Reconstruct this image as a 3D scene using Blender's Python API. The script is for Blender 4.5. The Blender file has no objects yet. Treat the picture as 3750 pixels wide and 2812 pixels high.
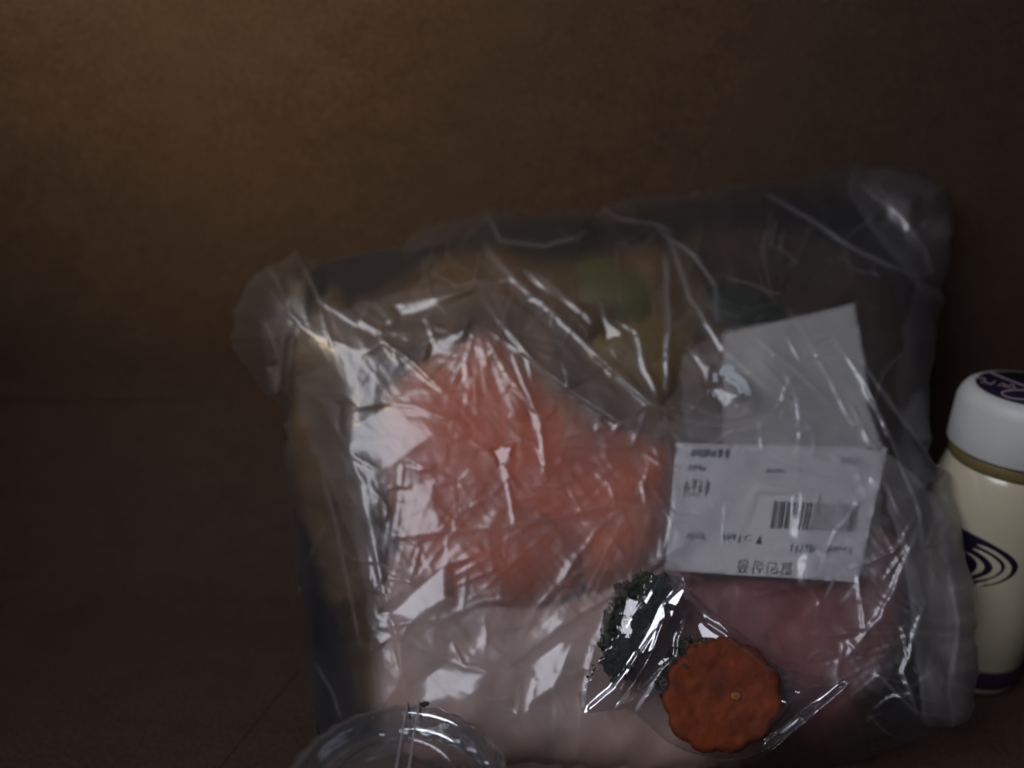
import bpy, math, random
import numpy as np

# ------------------------------------------------------------------ camera, world, lamps
S = 0.01                                   # everything below is written in centimetres
F, CX, CY = 2943.0, 1875.0, 1406.0
PITCH = math.radians(22.0)
CAM = np.array([0.0, 0.0, 15.8])
fw = np.array([0.0, math.cos(PITCH), -math.sin(PITCH)])
up = np.array([0.0, math.sin(PITCH), math.cos(PITCH)])
rt = np.array([1.0, 0.0, 0.0])
sc = bpy.context.scene
col = sc.collection

cd = bpy.data.cameras.new('camera'); cam = bpy.data.objects.new('camera', cd); col.objects.link(cam)
cam.location = CAM * S
cam.rotation_euler = (math.radians(90) - PITCH, 0, 0)
cd.sensor_width = 36.0; cd.lens = 36.0 * F / 3750.0
cd.clip_start = 0.005; cd.clip_end = 20
cd.dof.use_dof = True; cd.dof.focus_distance = 0.168; cd.dof.aperture_fstop = 6.3
sc.camera = cam

w = bpy.data.worlds.new('World'); sc.world = w; w.use_nodes = True
bg = w.node_tree.nodes['Background']; bg.inputs[0].default_value = (0.75, 0.85, 1.0, 1); bg.inputs[1].default_value = 0.012

def area(name, loc, target, sx, sy, power, colr):
    l = bpy.data.lights.new(name, 'AREA'); l.shape = 'RECTANGLE'; l.size = sx * S; l.size_y = sy * S
    l.energy = power; l.color = colr
    o = bpy.data.objects.new(name, l); col.objects.link(o)
    o.location = [c * S for c in loc]
    d = np.array(target) - np.array(loc)
    import mathutils
    o.rotation_euler = mathutils.Vector(d).to_track_quat('-Z', 'Y').to_euler()
    return o
KEY = np.array([-30.0, -12.0, 46.0])
area('window_light', KEY, (1, 19, 5), 38, 34, 2.18, (0.90, 0.92, 1.0))
wl = area('added_wall_light', (-20, -3, 27), (-8.5, 26, 20.8), 8, 8, 0.096, (1.0, 0.72, 0.19))  # added light without a visible source, makes the warm pool on the wall
wl.data.spread = math.radians(58)

vs = sc.view_settings; vs.view_transform = 'Standard'; vs.look = 'None'; vs.exposure = 0.0; vs.gamma = 1.0
cy = sc.cycles
cy.max_bounces = 16; cy.transparent_max_bounces = 32; cy.transmission_bounces = 12; cy.glossy_bounces = 4; cy.diffuse_bounces = 4
cy.caustics_reflective = False; cy.caustics_refractive = True

rng = np.random.default_rng(7); random.seed(7)

# ------------------------------------------------------------------ pixel <-> place
def ray(px, py):
    X = (np.asarray(px, float) - CX) / F; Y = (CY - np.asarray(py, float)) / F
    return fw + X[..., None] * rt + Y[..., None] * up
def P(px, py, d):
    return CAM + np.asarray(d, float)[..., None] * ray(px, py)
NL = np.array([0.0, -0.78, 0.626]); NL /= np.linalg.norm(NL)      # the heap of food leans back on this slope
A0 = np.array([0.0, 15.5, 1.2])
def DH(px, py, h):                       # distance at which the sight line meets the slope raised by h
    return ((NL @ (A0 - CAM)) + h) / (ray(px, py) @ NL)

# ------------------------------------------------------------------ objects
def tag(o, label=None, cat=None, group=None, kind=None):
    if label: o['label'] = label
    if cat: o['category'] = cat
    if group: o['group'] = group
    if kind: o['kind'] = kind
    return o
def thing(name, label, cat, loc, group=None):
    o = bpy.data.objects.new(name, None); col.objects.link(o); o.location = [c * S for c in loc]
    o.empty_display_size = 0.01
    return tag(o, label, cat, group)
def mesh_obj(name, V, Fc, mat, parent=None, smooth=True, attrs=None):
    V = np.asarray(V, float) * S
    if parent is None:
        org = np.array([V[:, 0].mean(), V[:, 1].mean(), V[:, 2].min()])
    else:
        org = np.array(parent.matrix_world.translation) if parent.parent is None else np.zeros(3)
        org = np.array(parent.location) if parent.parent is None else np.array(parent.parent.location) + np.array(parent.location)
    me = bpy.data.meshes.new(name)
    me.from_pydata((V - org).tolist(), [], [list(map(int, f)) for f in Fc])
    if attrs:
        for k, a in attrs.items():
            at = me.attributes.new(k, 'FLOAT', 'POINT'); at.data.foreach_set('value', np.asarray(a, np.float32))
    me.update()
    if smooth: me.polygons.foreach_set('use_smooth', [True] * len(me.polygons))
    me.materials.append(mat)
    o = bpy.data.objects.new(name, me); col.objects.link(o)
    if parent is None: o.location = org
    else: o.parent = parent
    return o

def box(x0, x1, y0, y1, z0, z1):
    V = [(x, y, z) for z in (z0, z1) for y in (y0, y1) for x in (x0, x1)]
    return V, [(0, 2, 3, 1), (4, 5, 7, 6), (0, 1, 5, 4), (2, 6, 7, 3), (0, 4, 6, 2), (1, 3, 7, 5)]
def lathe(profile, cx, cy_, seg=64, a0=0.0):
    V = []; Fc = []
    for i in range(seg):
        a = a0 + 2 * math.pi * i / seg
        for r, z in profile: V.append((cx + r * math.cos(a), cy_ + r * math.sin(a), z))
    n = len(profile)
    for i in range(seg):
        j = (i + 1) % seg
        for k in range(n - 1): Fc.append((i * n + k, j * n + k, j * n + k + 1, i * n + k + 1))
    return V, Fc
def tube(pts, r, seg=6):
    pts = np.asarray(pts, float); V = []; Fc = []
    for i, p in enumerate(pts):
        t = pts[min(i + 1, len(pts) - 1)] - pts[max(i - 1, 0)]; t /= np.linalg.norm(t) + 1e-9
        a = np.cross(t, (0.3, 0.2, 0.93)); a /= np.linalg.norm(a) + 1e-9; b = np.cross(t, a)
        rr = r[i] if hasattr(r, '__len__') else r
        for k in range(seg):
            an = 2 * math.pi * k / seg; V.append(p + rr * (math.cos(an) * a + math.sin(an) * b))
    for i in range(len(pts) - 1):
        for k in range(seg):
            k2 = (k + 1) % seg; Fc.append((i * seg + k, i * seg + k2, (i + 1) * seg + k2, (i + 1) * seg + k))
    return V, Fc
def join(parts):
    V = []; Fc = []
    for v, f in parts:
        o = len(V); V += [tuple(x) for x in v]; Fc += [tuple(i + o for i in q) for q in f]
    return V, Fc

# --- polygons
def chaikin(p, n=2):
    p = np.asarray(p, float)
    for _ in range(n):
        q = np.roll(p, -1, 0); p = np.stack([.75 * p + .25 * q, .25 * p + .75 * q], 1).reshape(-1, 2)
    return p
def seg_dist(gx, gy, poly, closed=True):
    poly = np.asarray(poly, float); best = np.full(gx.shape, 1e18); bx = np.zeros(gx.shape); by = np.zeros(gx.shape); bt = np.zeros(gx.shape)
    n = len(poly); m = n if closed else n - 1
    tl = np.concatenate([[0], np.cumsum(np.hypot(*(np.diff(poly, axis=0)).T))]) if not closed else None
    for i in range(m):
        a = poly[i]; b = poly[(i + 1) % n]; e = b - a; L2 = e @ e + 1e-9
        t = np.clip(((gx - a[0]) * e[0] + (gy - a[1]) * e[1]) / L2, 0, 1)
        qx = a[0] + t * e[0]; qy = a[1] + t * e[1]; d = (gx - qx) ** 2 + (gy - qy) ** 2
        k = d < best; best = np.where(k, d, best); bx = np.where(k, qx, bx); by = np.where(k, qy, by)
        if not closed: bt = np.where(k, (tl[i] + t * math.sqrt(L2)) / tl[-1], bt)
    return np.sqrt(best), bx, by, bt
def inside(gx, gy, poly):
    poly = np.asarray(poly, float); r = np.zeros(gx.shape, bool); n = len(poly)
    for i in range(n):
        x1, y1 = poly[i]; x2, y2 = poly[(i + 1) % n]
        if y1 == y2: continue
        c = ((y1 > gy) != (y2 > gy)) & (gx < (x2 - x1) * (gy - y1) / (y2 - y1) + x1); r ^= c
    return r
def sstep(x, a, b):
    t = np.clip((x - a) / (b - a), 0, 1); return t * t * (3 - 2 * t)
def vnoise(x, y, seed):                  # smooth value noise
    g = np.random.default_rng(seed).random((128, 128))
    xi = np.floor(x).astype(int); yi = np.floor(y).astype(int); fx = x - xi; fy = y - yi
    fx = fx * fx * (3 - 2 * fx); fy = fy * fy * (3 - 2 * fy)
    a = g[xi % 128, yi % 128]; b = g[(xi + 1) % 128, yi % 128]; c = g[xi % 128, (yi + 1) % 128]; d = g[(xi + 1) % 128, (yi + 1) % 128]
    return (a * (1 - fx) + b * fx) * (1 - fy) + (c * (1 - fx) + d * fx) * fy
def fbm(x, y, seed, o=3):
    s = 0; a = 1; t = 0
    for i in range(o): s = s + a * vnoise(x * 2 ** i + 7.3 * i, y * 2 ** i + 3.1 * i, seed + i); t += a; a *= .5
    return s / t
def ridged(x, y, seed, o=2):
    s = 0; a = 1; t = 0
    for i in range(o):
        s = s + a * (1 - np.abs(2 * vnoise(x * 2 ** i, y * 2 ** i, seed + i) - 1)) ** 2; t += a; a *= .5
    return s / t
def cells(x, y, seed):                   # faceted crumple: distance between the two nearest cell points and a per-cell tilt
    g = np.random.default_rng(seed).random((64, 64, 4)); f1 = np.full(x.shape, 9.0); tilt = np.zeros(x.shape)
    xi = np.floor(x).astype(int); yi = np.floor(y).astype(int)
    for dx in (-1, 0, 1):
        for dy in (-1, 0, 1):
            q = g[(xi + dx) % 64, (yi + dy) % 64]; px = xi + dx + q[..., 0]; py = yi + dy + q[..., 1]
            d = np.hypot(x - px, y - py); k = d < f1; f1 = np.where(k, d, f1)
            tilt = np.where(k, (x - px) * (q[..., 2] - .5) + (y - py) * (q[..., 3] - .5), tilt)
    return f1, tilt

def patch(poly, step):
    """grid clipped to an outline; returns pixel positions, faces and distance to the outline"""
    poly = np.asarray(poly, float)
    x0, y0 = poly.min(0) - step; x1, y1 = poly.max(0) + step
    xs = np.arange(x0, x1 + step, step); ys = np.arange(y0, y1 + step, step)
    gx, gy = np.meshgrid(xs, ys); ins = inside(gx, gy, poly); d, bx, by, _ = seg_dist(gx, gy, poly)
    snap = (~ins) & (d < step * 1.05)
    near = ins & (d < step * .3)
    ok = ins | snap
    gx = np.where(snap | near, bx, gx); gy = np.where(snap | near, by, gy); d = np.where(snap | near, 0, d)
    h, w_ = gx.shape; idx = np.arange(h * w_).reshape(h, w_)
    q = ok[:-1, :-1] & ok[1:, :-1] & ok[:-1, 1:] & ok[1:, 1:] & (ins[:-1, :-1] | ins[1:, :-1] | ins[:-1, 1:] | ins[1:, 1:])
    quads = np.stack([idx[:-1, :-1][q], idx[1:, :-1][q], idx[1:, 1:][q], idx[:-1, 1:][q]], 1)
    # corner cells with three good corners
    tri = []
    c = [(ok[:-1, :-1], idx[:-1, :-1]), (ok[1:, :-1], idx[1:, :-1]), (ok[1:, 1:], idx[1:, 1:]), (ok[:-1, 1:], idx[:-1, 1:])]
    inn = [ins[:-1, :-1], ins[1:, :-1], ins[1:, 1:], ins[:-1, 1:]]
    for k in range(4):
        o3 = [m for m in range(4) if m != k]
        m = (~c[k][0]) & c[o3[0]][0] & c[o3[1]][0] & c[o3[2]][0] & (inn[o3[0]] | inn[o3[1]] | inn[o3[2]])
        tri += np.stack([c[j][1][m] for j in o3], 1).tolist()
    faces = quads.tolist() + tri
    used = np.unique(np.array([i for f in faces for i in f])); remap = -np.ones(h * w_, int); remap[used] = np.arange(len(used))
    faces = [[int(remap[i]) for i in f] for f in faces]
    return gx.ravel()[used], gy.ravel()[used], d.ravel()[used], faces
def solid(px, py, faces, dfront, dback):
    """front sheet, back sheet and the side wall between them"""
    n = len(px); V = np.concatenate([P(px, py, dfront), P(px, py, dback)])
    Fc = [list(f) for f in faces] + [[i + n for i in reversed(f)] for f in faces]
    cnt = {}
    for f in faces:
        for a, b in zip(f, f[1:] + f[:1]):
            if (b, a) in cnt: del cnt[(b, a)]
            else: cnt[(a, b)] = 1
    for a, b in cnt: Fc.append([b, a, a + n, b + n])
    return V, Fc
def lump(name, poly, h0, bulge, thick, mat, parent=None, step=22, soft=140, rough=0.0, rs=160., seed=1, smoothp=2, extra=None):
    poly = chaikin(poly, smoothp) if smoothp else np.asarray(poly, float)
    px, py, d, fc = patch(poly, step)
    e = 1 - np.clip(d / soft, 0, 1); prof = np.sqrt(np.clip(1 - e ** 2, 0, 1))
    h = h0 + bulge * prof + rough * (fbm(px / rs, py / rs, seed) - .5) * sstep(d, 0, 60)
    if extra is not None: h = h + extra(px, py, d)
    V, Fc = solid(px, py, fc, DH(px, py, h), DH(px, py, h0 - thick * (0.25 + .75 * prof)))
    rim_ = np.exp(-(d / 125) ** 1.3) * (.5 + fbm(px / 120, py / 120, seed + 200))
    return mesh_obj(name, V, Fc, mat, parent, True, {'rim': np.clip(np.concatenate([rim_, rim_]), 0, 1)})

# ------------------------------------------------------------------ materials
def new_mat(name):
    m = bpy.data.materials.new(name); m.use_nodes = True; nt = m.node_tree; nt.nodes.clear()
    out = nt.nodes.new('ShaderNodeOutputMaterial'); return m, nt, out
def N(nt, t, **kw):
    n = nt.nodes.new(t)
    for k, v in kw.items():
        if k in n.inputs: n.inputs[k].default_value = v
        else: setattr(n, k, v)
    return n
def mathn(nt, op, a, b=None, clamp=False):
    n = nt.nodes.new('ShaderNodeMath'); n.operation = op; n.use_clamp = clamp
    for i, v in enumerate((a, b)):
        if v is None: continue
        if isinstance(v, (int, float)): n.inputs[i].default_value = v
        else: nt.links.new(v, n.inputs[i])
    return n.outputs[0]
def paint(name, c1, c2=None, rough=.6, scale=120., bump=.0, bscale=600., stretch=(1, 1, 1), spec=.4, sss=0.0, detail=4.0, coat=0.0, rimc=None):
    m, nt, out = new_mat(name); L = nt.links.new
    b = N(nt, 'ShaderNodeBsdfPrincipled'); L(b.outputs[0], out.inputs[0])
    b.inputs['Roughness'].default_value = rough; b.inputs['Specular IOR Level'].default_value = spec
    b.inputs['Coat Weight'].default_value = coat; b.inputs['Coat Roughness'].default_value = .12
    g = N(nt, 'ShaderNodeNewGeometry'); mp = N(nt, 'ShaderNodeMapping'); mp.inputs['Scale'].default_value = stretch
    L(g.outputs['Position'], mp.inputs[0])
    if c2 is None: c2 = tuple(x * .8 for x in c1)
    nz = N(nt, 'ShaderNodeTexNoise', Scale=scale, Detail=detail, Roughness=.6); L(mp.outputs[0], nz.inputs['Vector'])
    rp = N(nt, 'ShaderNodeValToRGB'); rp.color_ramp.elements[0].position = .3; rp.color_ramp.elements[1].position = .7
    rp.color_ramp.elements[0].color = (*c2, 1); rp.color_ramp.elements[1].color = (*c1, 1)
    L(nz.outputs[0], rp.inputs[0])
    if rimc:                              # paler, browner margin of a cut piece
        at = N(nt, 'ShaderNodeAttribute', attribute_name='rim'); mx = N(nt, 'ShaderNodeMix', data_type='RGBA'); mx.inputs[7].default_value = (*rimc, 1)
        L(at.outputs['Fac'], mx.inputs[0]); L(rp.outputs[0], mx.inputs[6]); L(mx.outputs[2], b.inputs['Base Color'])
    else: L(rp.outputs[0], b.inputs['Base Color'])
    if sss:
        b.inputs['Subsurface Weight'].default_value = sss; b.inputs['Subsurface Radius'].default_value = (.006, .002, .001); b.inputs['Subsurface Scale'].default_value = .6
    if bump:
        n2 = N(nt, 'ShaderNodeTexNoise', Scale=bscale, Detail=5.0, Roughness=.65); L(mp.outputs[0], n2.inputs['Vector'])
        bp = N(nt, 'ShaderNodeBump', Strength=bump, Distance=.0006); L(n2.outputs[0], bp.inputs['Height']); L(bp.outputs[0], b.inputs['Normal'])
    return m
def cardboard(name):
    m, nt, out = new_mat(name); L = nt.links.new
    b = N(nt, 'ShaderNodeBsdfPrincipled', Roughness=.85); b.inputs['Specular IOR Level'].default_value = .15; L(b.outputs[0], out.inputs[0])
    g = N(nt, 'ShaderNodeNewGeometry')
    mp = N(nt, 'ShaderNodeMapping'); mp.inputs['Scale'].default_value = (1, 1.5, 1.5); L(g.outputs['Position'], mp.inputs[0])
    n1 = N(nt, 'ShaderNodeTexNoise', Scale=70., Detail=6.0, Roughness=.7); L(mp.outputs[0], n1.inputs['Vector'])      # fibre clouds
    n2 = N(nt, 'ShaderNodeTexNoise', Scale=900., Detail=3.0, Roughness=.9); L(g.outputs['Position'], n2.inputs['Vector'])  # speckle
    n3 = N(nt, 'ShaderNodeTexNoise', Scale=14., Detail=3.0); L(g.outputs['Position'], n3.inputs['Vector'])
    v = mathn(nt, 'ADD', mathn(nt, 'MULTIPLY', n1.outputs[0], .22), mathn(nt, 'MULTIPLY', n2.outputs[0], .75))
    v = mathn(nt, 'ADD', v, mathn(nt, 'MULTIPLY', n3.outputs[0], .15))
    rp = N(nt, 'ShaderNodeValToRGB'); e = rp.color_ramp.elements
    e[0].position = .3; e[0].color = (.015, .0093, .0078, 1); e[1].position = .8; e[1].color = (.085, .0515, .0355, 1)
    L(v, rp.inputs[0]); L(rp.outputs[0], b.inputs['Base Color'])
    bp = N(nt, 'ShaderNodeBump', Strength=.15, Distance=.0003); L(v, bp.inputs['Height']); L(bp.outputs[0], b.inputs['Normal'])
    return m
def film(name, haze=.06, white=.25, refl=.08, rough=.12, bump=.25, bscale=90., tint=(.97, .97, .98), sheen=.4, soft=.0, blur=0.0, graze=.75):
    m, nt, out = new_mat(name); L = nt.links.new
    g = N(nt, 'ShaderNodeNewGeometry')
    nz = N(nt, 'ShaderNodeTexNoise', Scale=bscale, Detail=4.0, Roughness=.55, Distortion=.6); L(g.outputs['Position'], nz.inputs['Vector'])
    bp = N(nt, 'ShaderNodeBump', Strength=bump, Distance=.0015); L(nz.outputs[0], bp.inputs['Height'])
    tr = N(nt, 'ShaderNodeBsdfTransparent', Color=(*tint, 1))
    df = N(nt, 'ShaderNodeBsdfDiffuse', Color=(.80, .77, .84, 1)); tl = N(nt, 'ShaderNodeBsdfTranslucent', Color=(.80, .77, .84, 1))
    hz = N(nt, 'ShaderNodeMixShader'); hz.inputs[0].default_value = .45; L(df.outputs[0], hz.inputs[1]); L(tl.outputs[0], hz.inputs[2])
    at = N(nt, 'ShaderNodeAttribute', attribute_name='crease_haze')
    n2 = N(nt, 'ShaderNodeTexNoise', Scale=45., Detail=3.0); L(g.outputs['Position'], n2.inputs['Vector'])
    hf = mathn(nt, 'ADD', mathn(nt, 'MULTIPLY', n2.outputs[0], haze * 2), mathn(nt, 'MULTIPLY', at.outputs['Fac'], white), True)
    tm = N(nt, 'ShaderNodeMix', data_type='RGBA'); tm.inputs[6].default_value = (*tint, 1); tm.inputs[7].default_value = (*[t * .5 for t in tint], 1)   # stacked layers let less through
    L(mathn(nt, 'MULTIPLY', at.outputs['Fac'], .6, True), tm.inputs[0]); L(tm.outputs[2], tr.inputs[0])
    if blur:                              # milky film scatters what lies behind it
        rf = N(nt, 'ShaderNodeBsdfRefraction', Roughness=.48, IOR=1.18); L(tm.outputs[2], rf.inputs['Color'])
        bm = N(nt, 'ShaderNodeMixShader'); bm.inputs[0].default_value = blur; L(tr.outputs[0], bm.inputs[1]); L(rf.outputs[0], bm.inputs[2]); tr = bm
    b1 = N(nt, 'ShaderNodeMixShader'); L(hf, b1.inputs[0]); L(tr.outputs[0], b1.inputs[1]); L(hz.outputs[0], b1.inputs[2])
    g1 = N(nt, 'ShaderNodeBsdfGlossy', Roughness=rough, Color=(.95, .96, 1, 1)); L(bp.outputs[0], g1.inputs['Normal'])
    g2 = N(nt, 'ShaderNodeBsdfGlossy', Roughness=sheen, Color=(.95, .96, 1, 1)); L(bp.outputs[0], g2.inputs['Normal'])
    gl = N(nt, 'ShaderNodeMixShader'); gl.inputs[0].default_value = soft; L(g1.outputs[0], gl.inputs[1]); L(g2.outputs[0], gl.inputs[2])
    lw = N(nt, 'ShaderNodeLayerWeight', Blend=.5); L(bp.outputs[0], lw.inputs['Normal'])
    fr = mathn(nt, 'ADD', mathn(nt, 'MULTIPLY', mathn(nt, 'POWER', lw.outputs['Facing'], 4.0), graze), refl, True)
    b2 = N(nt, 'ShaderNodeMixShader'); L(fr, b2.inputs[0]); L(b1.outputs[0], b2.inputs[1]); L(gl.outputs[0], b2.inputs[2])
    L(b2.outputs[0], out.inputs[0]); return m

M = dict(
    card=cardboard('cardboard'),
    kraft=paint('kraft_paper', (.135, .076, .027), (.060, .036, .016), .75, 90, .5, 300),
    orange=paint('orange_flesh', (.80, .165, .055), (.56, .078, .018), .55, 38, .2, 300, spec=.2, rimc=(.36, .16, .095)),
    pale=paint('pale_flesh', (.64, .43, .37), (.46, .29, .235), .5, 90, .3, 300),
    meat=paint('dark_red_meat', (.36, .125, .120), (.20, .062, .062), .5, 130, .4, 350),
    green=paint('green_skin', (.098, .100, .034), (.085, .070, .025), .4, 100, .2, 300),
    yellow=paint('yellow_flesh', (.20, .125, .03), (.11, .075, .02), .45, 90, .2, 300),
    brown=paint('dark_brown_crust', (.060, .034, .022), (.022, .015, .011), .7, 120, .5, 300, spec=.15),
    leaf=paint('dark_green_leaf', (.022, .042, .024), (.014, .024, .016), .5, 110, .4, 260),
    paper=paint('grey_paper', (.45, .44, .43), (.38, .37, .36), .8, 80, .15, 900),
    label=paint('label_paper', (.76, .73, .74), (.70, .67, .68), .7, 60, .1, 900),
    teal=paint('teal_ink', (.06, .11, .13), None, .6), veiled=paint('veiled_ink', (.36, .35, .35), None, .6), grey=paint('grey_ink', (.18, .17, .19), None, .6), ink=paint('black_ink', (.035, .04, .045), None, .6),
    white=paint('white_ink', (.52, .57, .60), None, .6),
    carrot=paint('carrot', (.29, .050, .006), (.135, .024, .005), .7, 150, .5, 450, spec=.2),
    yspot=paint('carrot_pith', (.36, .15, .02), (.28, .09, .015), .5, 200),
    herb=paint('dried_herb', (.040, .068, .034), (.016, .026, .016), .85, 300, .3, 600),
    cream=paint('bottle_cream', (.52, .47, .345), (.48, .43, .31), .3, 30, .02, 400, coat=1.0),
    cap=paint('cap_white', (.55, .55, .53), (.50, .50, .49), .45, 60, .05, 500),
    olive=paint('neck_olive', (.16, .12, .045), None, .5), navy=paint('navy_print', (.012, .008, .028), None, .4),
    pink=paint('script_print', (.42, .30, .33), None, .5), plum=paint('plum_band', (.045, .018, .045), None, .4),
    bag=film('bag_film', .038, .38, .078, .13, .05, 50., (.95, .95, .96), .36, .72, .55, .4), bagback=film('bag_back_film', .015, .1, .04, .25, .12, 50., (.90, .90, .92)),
    black=paint('black_plastic', (.010, .010, .012), (.006, .006, .007), .55, 60, .05, 300, spec=.08),
    sachet=film('sachet_film', .02, .10, .10, .07, .25, 110.),
    seal=film('seal_film', .02, .10, .20, .10, .15, 120.),
    frost=film('frosted_plastic', .45, .0, .3, .12, .1, 70.), clear=film('clear_plastic', .07, .0, .22, .10, .25, 70., (.82, .85, .87)),
)

# ------------------------------------------------------------------ the box
bx = thing('cardboard_box', 'dark brown cardboard box seen from inside, holding the bagged food', 'box', (0, 14, 0))
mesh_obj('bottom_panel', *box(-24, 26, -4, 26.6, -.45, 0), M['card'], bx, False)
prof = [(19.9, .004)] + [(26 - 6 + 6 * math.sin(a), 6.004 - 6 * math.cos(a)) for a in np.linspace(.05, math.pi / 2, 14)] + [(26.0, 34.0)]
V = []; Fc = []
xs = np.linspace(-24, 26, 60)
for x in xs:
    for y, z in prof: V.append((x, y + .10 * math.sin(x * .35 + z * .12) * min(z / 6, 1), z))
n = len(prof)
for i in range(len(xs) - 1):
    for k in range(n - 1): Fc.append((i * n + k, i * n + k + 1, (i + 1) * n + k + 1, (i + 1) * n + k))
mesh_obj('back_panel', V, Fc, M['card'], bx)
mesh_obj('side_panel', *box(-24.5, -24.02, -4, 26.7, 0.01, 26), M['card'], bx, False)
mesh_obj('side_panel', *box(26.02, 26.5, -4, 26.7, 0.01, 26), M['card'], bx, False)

zc = 4.74; yc = 20 + 6 * math.sin(math.acos((6.004 - zc) / 6))
mesh_obj('fold_crease', *tube([(x, yc, zc + .02 * math.sin(x)) for x in np.linspace(-23.9, -8.5, 30)], .014, 6), M['card'], bx)
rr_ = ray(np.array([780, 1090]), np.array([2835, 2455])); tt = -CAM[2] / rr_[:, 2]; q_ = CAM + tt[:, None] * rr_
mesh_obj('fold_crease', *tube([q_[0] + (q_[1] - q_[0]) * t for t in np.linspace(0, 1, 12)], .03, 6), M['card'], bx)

# ------------------------------------------------------------------ food under the film
K = 3750.0 / 2212.0
tray = [(1075, 1400), (1105, 1190), (1230, 1090), (1335, 1150), (1500, 1040), (1745, 905), (2080, 985), (2250, 925), (2430, 905), (2560, 1010), (2700, 1150), (2950, 1280),
        (3260, 1650), (3330, 2000), (3330, 2400), (3100, 2740), (2300, 2830), (1400, 2830), (1345, 2540), (1310, 2270), (1215, 2235), (1180, 2060), (1105, 1880), (1065, 1650)]
rim = [(2220, 840), (2700, 745), (3150, 705), (3330, 900), (3385, 1300), (3380, 2000), (3410, 2480), (3300, 2700), (3000, 2835), (1165, 2835), (1150, 2400), (1112, 1950), (1070, 1520), (1105, 1180), (1140, 965), (1300, 930), (1600, 905), (1800, 850), (2050, 805)]
tag(lump('food_tray', rim, -.95, .35, .9, M['black'], step=24, soft=90, smoothp=1, extra=lambda x, y, d: .35 * (1 - sstep(d, 10, 70)) * sstep(d, 0, 6)),
    'black plastic tray carrying the food, rim showing at top and left', 'tray')
def tray_rel(px, py, d):
    return .30 * ridged(px / 260, py / 420, 31) * sstep(d, 0, 80) - .9 * sstep(d, 160, 420)
tag(lump('paper_wrap', tray, -.45, 1.0, 1.6, M['kraft'], step=16, soft=300, rough=.4, rs=130, seed=5, smoothp=1, extra=tray_rel),
    'crumpled brown kraft paper wrap showing down the left side of the clear bag', 'paper wrap')
tag(lump('brown_slice', [(2440, 900), (2620, 830), (2900, 850), (3200, 940), (3320, 1200), (3290, 1700), (3150, 1760), (2900, 1300), (2560, 1120)], -.7, .9, .4, M['brown'], soft=200, rough=.7, rs=150, seed=35),
    'dark brown slice at the upper right of the bag behind the grey paper slip', 'food slice')
tag(lump('orange_slice', [(1420, 1400), (1560, 1290), (1760, 1190), (1900, 1270), (2060, 1420), (2300, 1580), (2500, 1620), (2510, 1800), (2460, 2060), (2200, 2090), (1950, 2080), (1700, 2080), (1480, 2060), (1390, 1800), (1370, 1560)],
         -.3, 1.65, .6, M['orange'], soft=360, rough=.55, rs=240, seed=3),
    'large smooth salmon orange slice in the middle of the bag', 'food slice')
tag(lump('orange_slice', [(1460, 1880), (1700, 1800), (1980, 1780), (2160, 1900), (2200, 2100), (2080, 2220), (1850, 2260), (1600, 2250), (1450, 2100)], -.1, 1.62, .5, M['orange'], soft=230, rough=.3, seed=8),
    'rounded orange piece below the large slice, above the pale slice', 'food slice')
tag(lump('orange_slice', [(2040, 1830), (2280, 1740), (2480, 1800), (2480, 2020), (2370, 2130), (2170, 2200), (2060, 2060)], -.1, 1.6, .5, M['orange'], soft=220, rough=.3, seed=9),
    'small orange piece tucked beside the lower left edge of the barcode label', 'food slice')
tag(lump('pale_slice', [(1400, 2040), (1480, 2020), (1700, 2150), (1950, 2230), (2200, 2160), (2420, 2040), (2560, 2150), (2760, 2480), (2850, 2840), (1420, 2840), (1400, 2500)], .2, 1.0, .6, M['pale'], soft=200, rough=.5, seed=12),
    'pale beige slice at the bottom of the bag behind the garnish sachet', 'food slice')
tag(lump('meat_slice', [(2430, 2060), (2700, 1980), (3150, 1960), (3270, 1900), (3320, 2200), (3240, 2520), (2960, 2720), (2640, 2640), (2450, 2330)], .25, 1.05, .6, M['meat'], soft=200, rough=.4, seed=14),
    'dark red meat slice under the barcode label at the right of the bag', 'meat')
tag(lump('green_slice', [(1980, 1090), (2090, 960), (2300, 930), (2460, 1020), (2480, 1180), (2300, 1260), (2080, 1220)], -.45, 1.1, .3, M['green'], soft=200, seed=21),
    'small green vegetable slice near the top middle of the bag', 'vegetable')
tag(lump('yellow_slice', [(2080, 1230), (2240, 1110), (2480, 1090), (2580, 1260), (2500, 1500), (2280, 1480), (2120, 1370)], -.6, 1.2, .3, M['yellow'], soft=220, seed=22),
    'yellow vegetable slice just below the green one, left of the grey paper', 'vegetable')
tag(lump('leaf', [(2490, 1090), (2560, 1030), (2720, 1030), (2940, 1120), (2900, 1230), (2700, 1290), (2560, 1260)], -.5, 1.1, .3, M['leaf'], soft=180, rough=.4, rs=80, seed=23),
    'dark green leaf sticking out above the grey paper slip', 'leaf')

# ------------------------------------------------------------------ paper slip and barcode label
def flat_sheet(name, quad, h, mat, thick=.03, curl=.08, parent=None, step=20, bow=None, tuck=0.0):
    px, py, d, fc = patch(quad, step)
    hh = h + (bow(py) if bow else 0) - tuck * sstep(2840 - px, 0, 220) ** 1.5 + curl * (fbm(px / 300, py / 300, 44) - .5)
    V, Fc = solid(px, py, fc, DH(px, py, hh), DH(px, py, hh - thick)); return mesh_obj(name, V, Fc, mat, parent)
slip_h = 1.40
slip = thing('paper_slip', 'plain grey paper slip inside the bag, just above the barcode label', 'paper slip', P(2850, 1640, DH(2850, 1640, slip_h)))
flat_sheet('sheet', [(2640, 1225), (2900, 1170), (3125, 1118), (3160, 1300), (3180, 1500), (3235, 1660), (2850, 1680), (2640, 1660), (2650, 1420)], slip_h, M['paper'], parent=slip, curl=.02, tuck=.75)
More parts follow.
